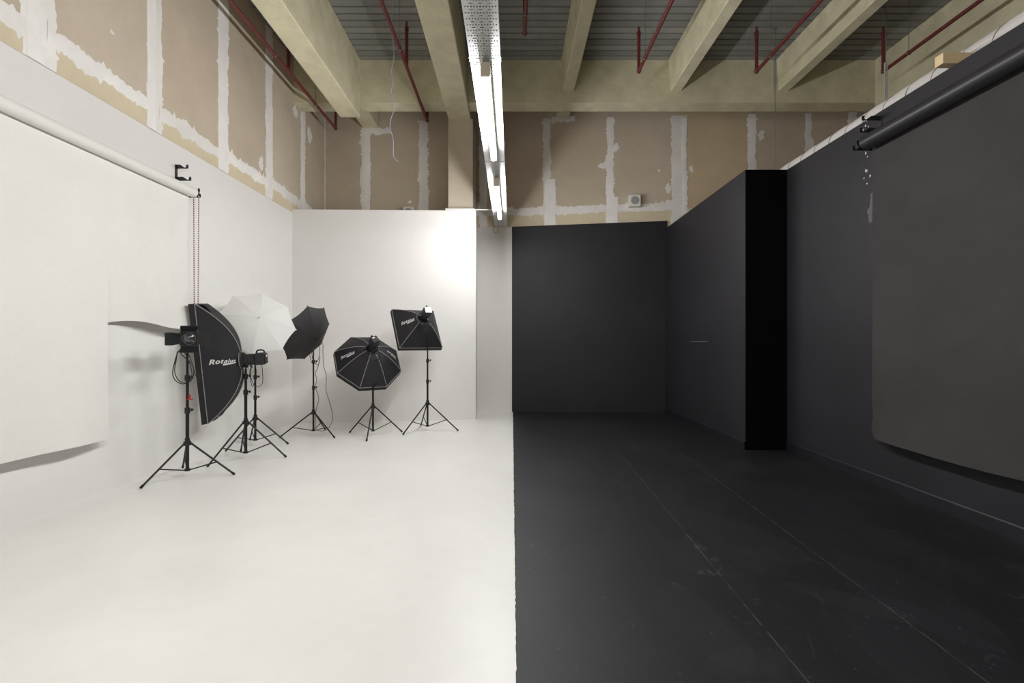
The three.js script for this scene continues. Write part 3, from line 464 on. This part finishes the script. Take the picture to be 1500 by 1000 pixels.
function umbrella(label, R, depth, fr, centre, mat, shaft) {             // centre of the rim; apex along +z
  const g = thing('umbrella', label, 'umbrella', [centre.x, centre.y, centre.z]); g.quaternion.copy(fr.q);
  const rib = (i, q) => new THREE.Vector3(Math.cos(i * Math.PI / 4) * R * q, Math.sin(i * Math.PI / 4) * R * q, depth * (1 - Math.pow(q, 1.9)));
  for (let i = 0; i < 8; i++) {
    part('panel', lattice(8, 14, (u, v) => { const q = 0.02 + 0.98 * v; const sag = 1 - 0.13 * u * (1 - u) * Math.pow(q, 3); return rib(i, q * sag).lerp(rib(i + 1, q * sag), u); }, true), mat, g);
    const r = part('rib', tube(Array.from({ length: 10 }, (_, k) => rib(i, 0.03 + 0.97 * k / 9).add(new THREE.Vector3(0, 0, -0.004))), 0.0022, 18, 5), mat === M.umbrellaWhite ? M.grille : M.standBlack, g);
    part('rib_tip', new THREE.SphereGeometry(0.006, 8, 6).translate(...rib(i, 1.005).toArray()), mat === M.umbrellaWhite ? M.whitePlastic : M.standBlack, r);
    part('stretcher', rod(rib(i, 0.5).add(new THREE.Vector3(0, 0, -0.006)), new THREE.Vector3(0, 0, depth * 0.25), 0.0018, 5), mat === M.umbrellaWhite ? M.grille : M.standBlack, g);
  }
  part('shaft', rod(new THREE.Vector3(0, 0, depth + 0.012), new THREE.Vector3(0, 0, -shaft), 0.0045, 8), M.steel, g); part('ferrule', rod(new THREE.Vector3(0, 0, depth - 0.006), new THREE.Vector3(0, 0, depth + 0.03), 0.012, 10, 0.006), mat === M.umbrellaWhite ? M.whitePlastic : M.standBlack, g);
  part('runner', rod(new THREE.Vector3(0, 0, depth * 0.25 - 0.02), new THREE.Vector3(0, 0, depth * 0.25 + 0.02), 0.009, 10), M.standBlack, g);
}
const ngon = (n, R, a0 = 0) => Array.from({ length: n }, (_, k) => [Math.cos(a0 + k * 2 * Math.PI / n) * R, Math.sin(a0 + k * 2 * Math.PI / n) * R]);

{ // octagonal softbox
  const fr = frame(545, [0.814, 0.300, -0.444], [-0.505, 0.70, -0.452]), hub = P(545, 511, 7.15), D = 0.30;
  softbox('black octagonal softbox tilted towards the floor', ngon(8, 0.492), 0.085, D, 1.6, fr, hub.clone().addScaledVector(fr.z, -D), [{ i: 3, q: 0.62, len: 0.235, dir: 1 }, { i: 7, q: 0.62, len: 0.235, dir: -1 }]);
  flashHead('black flash head on the back of the octagonal softbox', fr, hub, { L: 0.22, r: 0.055, back: std(0x3a3a3c, 0.35), foot: V(SE[0], 1.14, SE[1]) });
}
{ // square softbox
  const fr = frame(620, [0.634, 0, -0.253], [-0.131, 0.584, -0.328]), hub = P(620, 466, 7.45), D = 0.29, a = 0.34;
  softbox('black square softbox raised highest beside the partition edge', [[a, a], [-a, a], [-a, -a], [a, -a]], 0.085, D, 1.5, fr, hub.clone().addScaledVector(fr.z, -D), [{ i: 1, q: 0.5, len: 0.24, dir: 1 }]);
  flashHead('flash head with a white control panel on the square softbox', fr, hub, { L: 0.22, r: 0.055, back: M.whitePlastic, foot: V(SF[0], 1.52, SF[1]) });
}
{ // tall strip softbox seen from its side: opens towards the left wall
  const a = -14 * Math.PI / 180, pitch = 4 * Math.PI / 180, roll = 5 * Math.PI / 180;
  const z = new THREE.Vector3(Math.cos(a) * Math.cos(pitch), Math.sin(pitch), Math.sin(a) * Math.cos(pitch)).normalize();
  const xl = new THREE.Vector3(0, 1, 0).cross(z).normalize(), yl = z.clone().cross(xl), x = xl.clone().multiplyScalar(Math.cos(roll)).addScaledVector(yl, Math.sin(roll)), y = z.clone().cross(x), fr = { x, y, z, q: new THREE.Quaternion().setFromRotationMatrix(new THREE.Matrix4().makeBasis(x, y, z)) };
  const hub = P(354, 527, 5.66), D = 0.345, w = 0.2, h = 0.648;
  const sb = softbox('tall black strip softbox turned to the white wall', [[w, h], [-w, h], [-w, -h], [w, -h]], 0.085, D, 2.1, fr, hub.clone().addScaledVector(z, -D), [{ i: 1, q: 0.63, len: 0.24, dir: 1 }], { lip: 0.06 });
  for (const s of [1, -1]) part('vent_flap', lattice(6, 6, (u, v) => { const q = sb.at(s > 0 ? 0 : 2, 0.25 + 0.5 * u, 0.99 - 0.16 * v); q.y += s * (0.006 + 0.022 * Math.sin(v * Math.PI)); return q; }), M.fabric, sb.g);
  flashHead('black flash head with a blue badge behind the strip softbox', fr, hub, { L: 0.25, r: 0.062, back: M.plasticBlack, foot: V(SB[0], 1.04, SB[1]) });
}
{ // white umbrella
  const fr = frame(377, [0.70, 0.44, -0.338], [-0.543, 0.655, -0.272]);
  const c = P(377, 473, 6.15); umbrella('white translucent umbrella in the corner of the white walls', 0.445, 0.13, fr, c, M.umbrellaWhite, 0.45);
  const fq = frame(377, [1, 0, 0], [0, 0.85, -0.5]); const hp = V(SC[0], 1.13, SC[1]);
  flashHead('black flash head under the white umbrella', fq, hp.clone().addScaledVector(fq.z, -0.09), { L: 0.22, r: 0.05, foot: V(SC[0], 1.04, SC[1]) });
}
{ // black umbrella
  const fr = frame(459, [0.237, 0.357, -0.02], [-0.203, 0.155, 0.345]); const c = P(448, 488, 6.93);
  umbrella('open black umbrella tilted on its stand', 0.43, 0.17, fr, c, M.umbrellaBlack, 0.16);
  const fb = frame(459, [0.35, 0.94, 0], [-0.6, 0.2, 0.75]);
  flashHead('black flash head half hidden inside the black umbrella', fb, V(SD[0], 1.37, SD[1] + 0.02).addScaledVector(fb.z, -0.08), { L: 0.17, r: 0.042, foot: V(SD[0], 1.29, SD[1]) });
}
{ // barn-door lamp facing the room
  const s = seen(276), c = P(277, 496, 4.86), fr = frame(276, [1, 0, 0], [0, 1, 0.05]);
  const g = thing('barn_door_lamp', 'black lamp with four open barn doors facing the room', 'studio lamp', [c.x, c.y, c.z]); g.quaternion.copy(fr.q);
  const cz = (r1, r2, z0, z1, seg = 30) => new THREE.CylinderGeometry(r2, r1, z1 - z0, seg).rotateX(Math.PI / 2).translate(0, 0, (z0 + z1) / 2);
  part('body', [cz(0.062, 0.068, -0.16, -0.03), rbx(0.12, 0.12, 0.1, 0.015, 3).translate(0, 0, -0.2)], M.plasticBlack, g);
  part('front_frame', [rbx(0.145, 0.02, 0.02, 0.004).translate(0, 0.068, 0), rbx(0.145, 0.02, 0.02, 0.004).translate(0, -0.068, 0), rbx(0.02, 0.13, 0.02, 0.004).translate(0.068, 0, 0), rbx(0.02, 0.13, 0.02, 0.004).translate(-0.068, 0, 0), rbx(0.13, 0.13, 0.008, 0.002).translate(0, 0, -0.012)], M.plasticBlack, g);
  const lens = part('lens', new THREE.SphereGeometry(0.075, 28, 10, 0, Math.PI * 2, 0, 0.82).rotateX(Math.PI / 2).translate(0, 0, -0.045), new THREE.MeshPhysicalMaterial({ color: 0x3a3a3c, roughness: 0.12, clearcoat: 1 }), g);
  part('lens_ring', [0.055, 0.038, 0.022].map((r, i) => new THREE.TorusGeometry(r, i ? 0.0014 : 0.004, 6, 36).translate(0, 0, 0.004 + i * 0.012)), std(0x6c6b6c, 0.4, 0.5), lens);
  const flap = (w0, w1, len, ang, turn) => { const sh = new THREE.Shape([[-w0, 0], [w0, 0], [w1, len * 0.55], [w1 * 0.96, len], [-w1 * 0.96, len], [-w1, len * 0.55]].map(q => new THREE.Vector2(...q))); const q = new THREE.ExtrudeGeometry(sh, { depth: 0.0025, bevelEnabled: false }); q.rotateX(ang); q.translate(0, 0.074, 0.008); q.rotateZ(turn); part('barn_door', q, M.plasticBlack, g); };
  flap(0.065, 0.072, 0.11, 1.05, 0); flap(0.065, 0.076, 0.11, 1.05, Math.PI); flap(0.05, 0.062, 0.135, 0.5, Math.PI / 2); flap(0.05, 0.062, 0.115, 0.5, -Math.PI / 2);
  const foot = V(SA[0], 1.24, SA[1]).sub(c).applyQuaternion(fr.q.clone().invert()); part('yoke', [rod(foot, new THREE.Vector3(0, -0.07, -0.09), 0.015, 12), rod(new THREE.Vector3(-0.085, 0, -0.09), new THREE.Vector3(0.085, 0, -0.09), 0.012, 12)], M.plasticBlack, g);
}
// ---------------------------------------------------------------- cables and small clips
const loop = (pts, d, r, label, n = 90) => single('power_cable', tube(pts.map(([x, y, dd = 0]) => P(x, y, d + dd)), r, n, 6), M.cable, label, 'cable', 'black power cables of the studio lamps');
loop([[270, 508, 0.05], [262, 514], [256, 530], [253, 548], [258, 558], [268, 562], [279, 558], [284, 545], [280, 532], [268, 521], [261, 514], [258, 528], [256, 545], [263, 558], [274, 560], [281, 550], [277, 530], [268, 512]], 4.86, 0.0042, 'black cable coiled in loops below the barn-door lamp');
loop([[277, 520, 0.02], [283, 536], [288, 552, -0.02], [296, 551, -0.04], [300, 538, -0.05]], 4.9, 0.0035, 'black cable trailing from the barn-door lamp across the strip softbox', 50);
loop([[367, 535], [366, 550], [370, 566], [374, 556], [375, 540], [371, 532], [367, 548], [372, 563], [378, 566], [384, 562], [384.5, 545], [383, 530]], 5.68, 0.0035, 'black cable hanging in loops under the strip softbox lamp');
loop([[463, 498], [456, 510], [454, 522], [458, 532], [464, 530], [468, 518], [467, 504], [464, 500], [457, 514], [460, 530], [466, 534], [469, 522], [465, 540], [462, 546], [464, 556], [462, 566], [467, 584], [463, 600], [462, 628]], 7.08, 0.0038, 'black cable coiled at the black umbrella and dropping along its stand', 140);
loop([[468, 497], [472.5, 502], [473, 515], [474, 535], [478, 552], [477.5, 570], [483, 590], [487, 606], [485.5, 620], [478, 629.5], [470, 631], [463, 630]], 7.05, 0.0036, 'black cable hanging from the black umbrella down to the floor', 120);
loop([[540, 512], [536, 518], [542, 526], [552, 527], [557, 520], [553, 512], [544, 515], [539, 522], [548, 529], [556, 525], [555, 514]], 6.98, 0.0045, 'black cable bundled below the octagonal softbox lamp');
loop([[613, 468], [618, 476], [624, 484], [630, 480], [634, 472], [628, 470], [621, 476], [623, 484], [631, 482]], 7.28, 0.0045, 'black cable bundled below the square softbox lamp');
{ const g = thing('spring_clamp', 'small red clamp on the stand of the barn-door lamp', 'clamp', [SA[0] + 0.02, 0.775, -SA[1] + 0.012]); part('jaw', rbx(0.05, 0.014, 0.02, 0.004).translate(0.015, -0.012, 0), M.redPlastic, g); part('handle', rbx(0.02, 0.05, 0.014, 0.004).translate(0.01, 0.012, 0), M.redPlastic, g); }

scene.traverse(o => { if (o.isMesh) { o.castShadow = true; o.receiveShadow = true; } });
renderer.render(scene, camera);
